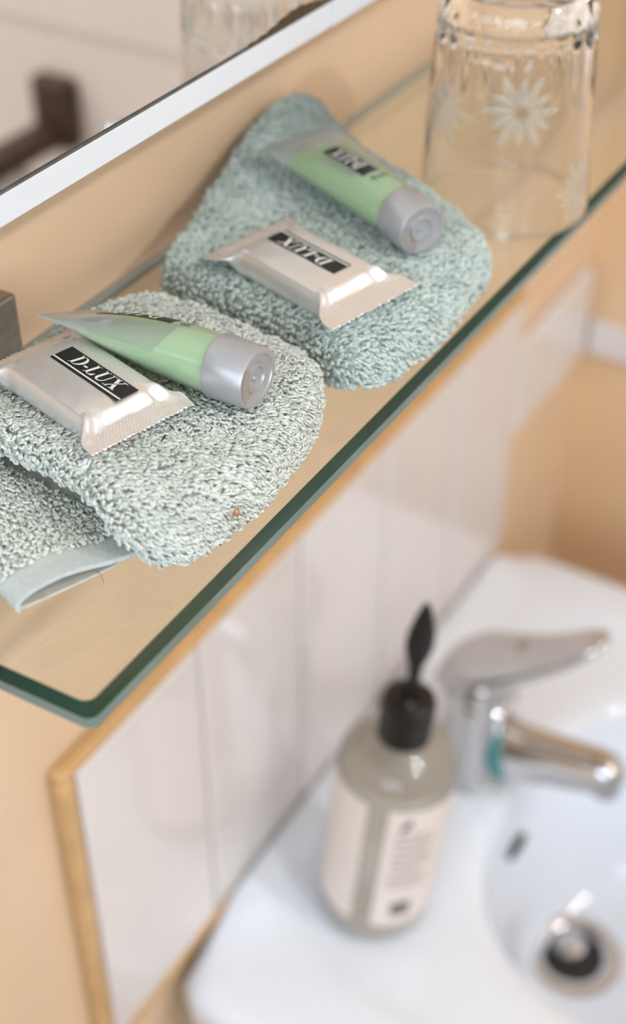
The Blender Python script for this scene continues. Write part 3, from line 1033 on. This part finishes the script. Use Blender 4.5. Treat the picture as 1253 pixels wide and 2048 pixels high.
# ------------------------------------------------------------------ wash basin
ZB = -0.483
bas = thing('wash_basin', (.427, -.06, ZB - 0.16), 'white ceramic wash basin fixed under the tiled splashback', 'basin')
n = 128
th = np.arange(n) / n * 2 * math.pi
bc, dr_c = np.array([.430, -.092]), np.array([.432, -.034])
ra, rb = .138, .120
def superell(cx, cy, ax_, by, p):
    c, s = np.cos(th), np.sin(th)
    return np.column_stack([cx + ax_ * np.sign(c) * np.abs(c) ** (2 / p), cy + by * np.sign(s) * np.abs(s) ** (2 / p)])
def round_rect(x0, x1, y0, y1, rb_, rf_):
    """outline sampled along rays from the centre so it pairs with the bowl ellipse"""
    cx, cy = (x0 + x1) / 2, (y0 + y1) / 2
    out = []
    for a in th:
        lo_, hi_ = 0.0, 1.0
        for _ in range(40):
            m_ = (lo_ + hi_) / 2
            px, py = cx + m_ * math.cos(a), cy + m_ * math.sin(a)
            r_ = rb_ if py > cy else rf_
            qx = max(abs(px - cx) - ((x1 - x0) / 2 - r_), 0); qy = max(abs(py - cy) - ((y1 - y0) / 2 - r_), 0)
            if math.hypot(qx, qy) < r_: lo_ = m_
            else: hi_ = m_
        out.append((cx + lo_ * math.cos(a), cy + lo_ * math.sin(a)))
    return np.array(out)
outl = round_rect(.174, .664, -.30, W - .0005, .036, .09)
bowl_edge = superell(bc[0], bc[1], ra, rb, 2.35)
rings = []
DEP = 0.150
for r in (0.10, 0.16, 0.25, 0.36, 0.48, 0.60, 0.70, 0.79, 0.86, 0.91, 0.95, 0.98, 1.0):
    e = superell(0, 0, ra * r, rb * r, 2.0 + 0.35 * r)
    c = dr_c + (bc - dr_c) * (r - 0.1) / 0.9
    z = ZB - 0.008 - DEP * (1 - r ** 3.4)
    rings.append(np.column_stack([e + c, np.full(n, z)]))
for f_, dz in ((0.03, -0.0055), (0.07, -0.0032), (0.15, -0.0018), (0.30, -0.001), (0.46, 0.0), (0.50, 0.0005), (0.55, 0.0022), (0.60, 0.0042), (0.66, 0.0048), (0.80, 0.0050), (0.90, 0.0048), (0.955, 0.0035), (0.985, 0.0005), (1.0, -0.006)):
    P = bowl_edge + (outl - bowl_edge) * f_
    rings.append(np.column_stack([P, np.full(n, ZB + dz)]))
for k, dz in ((0.995, -0.03), (0.96, -0.06), (0.86, -0.10), (0.70, -0.14), (0.50, -0.165), (0.2, -0.175)):
    c = np.array([.419, 0.02])
    P = c + (outl - c) * k
    P[:, 1] = np.where(outl[:, 1] > W - 0.02, outl[:, 1], P[:, 1])
    rings.append(np.column_stack([P, np.full(n, ZB + dz - 0.0)]))
R = np.array(rings)
R[13:27, :, 2] += 0.0190 * smoothstep(W - 0.040, W - 0.014, R[13:27, :, 1]) * smoothstep(0.205, 0.250, R[13:27, :, 0]) * smoothstep(0.650, 0.620, R[13:27, :, 0])
R[:, :, 1] = np.minimum(R[:, :, 1], W - 0.0100)
V, F = loft_vf(R, True, True)
obj('basin_body', V, F, M['ceramic'], bas, angle=0, fix=True)
# drain
zd = ZB - 0.008 - DEP
dx, dy = dr_c
V, F = lathe_vf([(0.0228, -0.006), (0.0234, 0.0026), (0.0250, 0.0040), (0.0300, 0.0050), (0.0345, 0.0046), (0.0360, 0.0028), (0.0350, -0.003)], (dx, dy, zd), 56)
dn_ = obj('drain_ring', V, F, M['chrome'], bas, fix=True)
V, F = lathe_vf([(1e-5, 0.0016), (0.0226, 0.0016), (0.0226, 0.0002), (1e-5, 0.0002)], (dx, dy, zd), 40)
obj('drain_shade', V, F, M['dark'], bas, fix=True)  # solid dark disc painting the shade down the drain
V, F = lathe_vf([(1e-5, 0.0105), (0.007, 0.0100), (0.0108, 0.0082), (0.0118, 0.0060), (0.0108, 0.0040), (0.005, 0.003), (0.004, -0.003)], (dx + 0.004, dy + 0.004, zd), 40)
obj('drain_plug', V, F, M['chrome'], bas, fix=True)
# overflow slot: solid dark oval painting the shade inside, on the rear bowl wall
ov_c = np.array([.4285, .0235, -.5455])
tilt = math.radians(35)
nrm = np.array([0, -math.cos(tilt), math.sin(tilt)]); upv = np.array([0, math.sin(tilt), math.cos(tilt)]); rt = np.array([1.0, 0, 0])
pts = []
for k in range(28):
    a = k / 28 * 2 * math.pi
    pts.append((0.0135 * math.cos(a) + 0, 0.0035 * math.sin(a)))
rr = [[ov_c + p[0] * s * rt + p[1] * s * upv + nrm * d for p in pts] for s, d in ((1.0, -0.001), (1.0, 0.0065), (0.86, 0.0070), (0.8, 0.0055))]
V, F = loft_vf(rr)
obj('overflow_shade', V, F, M['dark'], bas, fix=True)

# ------------------------------------------------------------------ mixer tap
TX, TY = 0.430, 0.060
tap = thing('mixer_tap', (TX, TY, ZB), 'chrome single-lever mixer tap standing on the basin behind the drain', 'tap')
V, F = lathe_vf([(0.0252, 0.0), (0.0252, 0.002), (0.0240, 0.003), (0.0236, 0.009), (0.0232, 0.030), (0.0232, 0.060), (0.0245, 0.070), (0.0250, 0.078), (0.0225, 0.080)], (TX, TY, ZB + 0.0004), 56)
obj('tap_body', V, F, M['chrome'], tap, fix=True)
def sweep(pts, hw, ht, n=28, p=2.6, capr=True):
    """sections in the x / normal plane along a path in the y-z plane"""
    pts = np.array(pts, float)
    Tg = np.gradient(pts, axis=0); Tg /= np.linalg.norm(Tg, axis=1)[:, None]
    th = np.arange(n) / n * 2 * math.pi
    c, s = np.cos(th), np.sin(th)
    cx = np.sign(c) * np.abs(c) ** (2 / p); sy = np.sign(s) * np.abs(s) ** (2 / p)
    R = []
    for (y, z), (ty, tz), w, h in zip(pts, Tg, hw, ht):
        nn = np.array([0, -tz, ty])
        R.append(np.array([TX, y, z]) + cx[:, None] * w * np.array([1.0, 0, 0]) + sy[:, None] * h * nn)
    return loft_vf(R)
sp = bez(np.array([(.055, -.452), (.042, -.450), (.020, -.4455), (-.005, -.4400), (-.028, -.4345), (-.040, -.4320), (-.0445, -.4312), (-.0462, -.4310)]), 26)
q = np.linspace(0, 1, 26)
hw = 0.0175 - 0.0045 * q; ht = 0.0225 - 0.0090 * q
endr = np.sqrt(np.clip(1 - ((q - 0.86) / 0.14).clip(0, 1) ** 2, 0.02, 1))
V, F = sweep(sp, hw * endr, ht * endr)
obj('spout', V, F, M['chrome'], tap, angle=60, fix=True)
V, F = lathe_vf([(0.0092, 0.0), (0.0100, 0.0012), (0.0100, 0.012)], (TX, -.0345, -.4505), 32)
obj('aerator', V, F, M['chrome'], tap, fix=True)
V, F = sweep(np.array([(.0430, -.4502), (.0385, -.4494), (.034, -.4485)]), (0.0186, 0.0192, 0.0186), (0.0225, 0.0232, 0.0225))
obj('spout_band', V, F, M['teal'], tap, angle=60, fix=True)  # teal band round the root of the spout
# lever: domed cap over the body running out into a rising paddle
lv = bez(np.array([(.0845, -.4080), (.0835, -.3990), (.0770, -.3890), (.0620, -.3790), (.0430, -.3700), (.0220, -.3560), (.0020, -.3400), (-.0100, -.3280), (-.0165, -.3215), (-.0180, -.3198)]), 36)
q = np.linspace(0, 1, 36)
hw = np.interp(q, [0, .06, .14, .28, .45, .65, .85, .95, 1], [.008, .016, .0225, .0270, .0250, .0200, .0165, .0125, .006])
ht = np.interp(q, [0, .06, .14, .28, .45, .65, .85, .95, 1], [.004, .008, .0115, .0135, .0115, .0085, .0066, .0050, .002])
V, F = sweep(lv, hw, ht, p=2.3)
lever = obj('lever', V, F, M['chrome'], tap, angle=60, fix=True)
V, F = lathe_vf([(0.0050, 0.0), (0.0050, 0.0016), (0.0, 0.0018)], (TX + 0.001, .0335, -.3535), 24, axis=(0, -0.45, 0.893), u=(1, 0, 0))
obj('indicator_dot', V, F, M['bracket'], lever)
V, F = lathe_vf([(0.0225, 0.079), (0.0238, 0.083), (0.0235, 0.094), (0.0200, 0.099)], (TX, TY, ZB), 48)
obj('lever_collar', V, F, M['chrome'], tap, fix=True)

# ------------------------------------------------------------------ hand wash dispenser
BX, BY = 0.2975, 0.066
zb0 = ZB + 0.0005
dis = thing('soap_dispenser', (BX, BY, zb0), 'clear hand-soap bottle with black pump and pale paper labels on the basin', 'bottle')
ta = math.radians(5.0)
lean = np.array([.517, -.856, 0])
HK = 1.11
axb = lean * math.sin(ta) + np.array([0, 0, 1.0]) * math.cos(ta); axb /= np.linalg.norm(axb)
ub = np.cross(np.array([0, 1.0, 0]), axb); ub /= np.linalg.norm(ub); wb = np.cross(axb, ub)
axs = axb * HK
bc0 = np.array([BX, BY, zb0 + 0.0032])
RBt = 0.0352
prof = [(1e-5, 0.001), (RBt * 0.75, 0.001), (RBt * 0.90, 0.0), (RBt * 0.97, 0.0018), (RBt, 0.0060), (RBt, 0.118), (RBt * 0.985, 0.1225), (RBt * 0.93, 0.1275), (RBt * 0.80, 0.1325), (RBt * 0.60, 0.1365), (0.0155, 0.1395), (0.0142, 0.142), (0.0140, 0.150)]
V, F = lathe_vf(prof, bc0, 64, axs, ub, wb)
obj('bottle_body', V, F, M['bottle'], dis, angle=60, fix=True)
prof = [(1e-5, 0.0030), (RBt * 0.93, 0.0030), (RBt * 0.965, 0.0070), (RBt * 0.965, 0.117), (RBt * 0.94, 0.1205), (1e-5, 0.1207)]
V, F = lathe_vf(prof, bc0, 64, axs, ub, wb)
obj('liquid', V, F, M['liquid'], dis, angle=60, fix=True)
prof = [(0.0146, 0.1385), (0.0158, 0.1390), (0.0160, 0.1410), (0.0160, 0.1615), (0.0150, 0.1650), (0.0120, 0.1668), (0.0055, 0.1673), (0.0050, 0.1700)]
V, F = lathe_vf(prof, bc0, 48, axs, ub, wb)
collar = obj('pump_collar', V, F, M['black_plastic'], dis, fix=True)
# stem and leaf-shaped nozzle
sec = [(0.164, .0040, .0040, 0), (0.178, .0037, .0037, .0002), (0.190, .0042, .0036, .0006), (0.197, .0068, .0036, .0014), (0.205, .0082, .0036, .0026), (0.214, .0077, .0034, .0042), (0.223, .0056, .0031, .0060), (0.230, .0038, .0027, .0075), (0.235, .0018, .0018, .0086), (0.2365, .0004, .0004, .0090)]
th = np.arange(24) / 24 * 2 * math.pi
ir = np.array([.517, -.856, 0.0]); ir -= ir @ axb * axb; ir /= np.linalg.norm(ir)
idp = np.cross(axb, ir)
rings = [bc0 + axs * (h if h < 0.176 else 0.176 + (h - 0.176) * 0.9) + ir * o_ * 0.0 + np.cos(th)[:, None] * a_ * ir + np.sin(th)[:, None] * b_ * idp for h, a_, b_, o_ in sec]
V, F = loft_vf(rings)
obj('pump_nozzle', V, F, M['black_plastic'], dis, fix=True)
V, F = lathe_vf([(0.0022, 0.1668), (0.0022, 0.1678), (1e-5, 0.1680)], bc0 - ir * 0.0005 - idp * 0.0085, 16, axs, ub, wb)
obj('air_hole', V, F, M['bracket'], collar)
# two paper labels with a gap facing the camera
gap_dir = math.atan2(-0.403, -0.666) - 0.22
def on_bottle(a, h, d):
    r = RBt + d
    return bc0 + axs * h + r * (math.cos(a) * ub + math.sin(a) * wb)
def panel(a0, a1, h0, h1, d, nx=20):
    Vp = [on_bottle(a0 + (a1 - a0) * i / nx, h, d) for h in (h0, h1) for i in range(nx + 1)]
    return Vp, [(i, i + 1, nx + 2 + i, nx + 1 + i) for i in range(nx)]
for (a0, a1, nm) in ((gap_dir + 0.05, gap_dir + 2.2, 'label'), (gap_dir - 2.5, gap_dir - 0.30, 'label')):
    V, F = panel(a0, a1, 0.017, 0.114, 0.0003, 28)
    pl = obj('paper_label', V, F, M['paper'], dis)
    Ls = []
    am = a0 + 0.16
    for k, (wd, hh) in enumerate(((0.55, .093), (0.75, .087), (0.62, .081), (0.7, .075), (0.75, .069), (0.5, .063), (0.72, .057), (0.66, .051))):
        b0 = am + 0.02 * (k % 3)
        Ls.append(panel(b0, b0 + wd, hh, hh + 0.0018, 0.0006, 8))
    V, F = join(Ls)
    obj('label_print', V, F, M['faint'], pl)
# emblem and barcode on the right-hand label
em = []
e0 = gap_dir + 0.34
for q_, (du, dv) in enumerate(((0, 0), (0.06, 0.002), (-0.05, -0.002))):
    em.append(panel(e0 + du, e0 + du + 0.06, 0.1005 + dv, 0.1055 + dv, 0.0008, 3))
V, F = join(em)
obj('emblem', V, F, M['bronze'], dis)
bars = []
a = gap_dir + 0.36
for k in range(12):
    wd = (0.014, 0.022, 0.010, 0.026)[k % 4]
    bars.append(panel(a, a + wd, 0.026, 0.038, 0.0008, 1))
    a += wd + (0.012, 0.009, 0.016)[k % 3]
V, F = join(bars)
obj('barcode', V, F, M['black_plastic'], dis)

# ------------------------------------------------------------------ things on the door, seen in the mirror
XD = XR - 0.0142
hk = thing('towel_bracket', (XD, -.49, -.30), 'dark bronze wall bracket on the pale door, seen in the mirror', 'bracket')
box('wall_plate', (XD - 0.022, -.500, -.290), (XD - 0.0004, -.458, -.224), M['bronze'], hk, bev=0.004)
box('arm', (XD - 0.16, -.493, -.286), (XD - 0.0225, -.465, -.264), M['bronze'], hk, bev=0.004)
ht_ = thing('hand_towel', (XD - 0.09, -.479, -.618), 'white cotton hand towel hanging under the dark bracket on the pale door', 'towel')
# a soft folded sheet hung by its loop just under the arm
secs = []
for z, wv, th_ in ((-.288, .016, .006), (-.294, .030, .009), (-.312, .045, .012), (-.40, .052, .015), (-.50, .055, .016), (-.60, .056, .016), (-.618, .055, .014)):
    ring_ = []
    for k in range(40):
        a = k / 40 * 2 * math.pi
        fold = 1 + 0.22 * math.sin(7 * a + z * 4)
        ring_.append((XD - 0.092 + wv * math.copysign(abs(math.cos(a)) ** 0.6, math.cos(a)), -.479 + th_ * fold * math.sin(a), z))
    secs.append(ring_)
V, F = loft_vf(secs[::-1])
obj('hanging_cloth', V, F, M['cotton'], ht_, angle=60, fix=True)
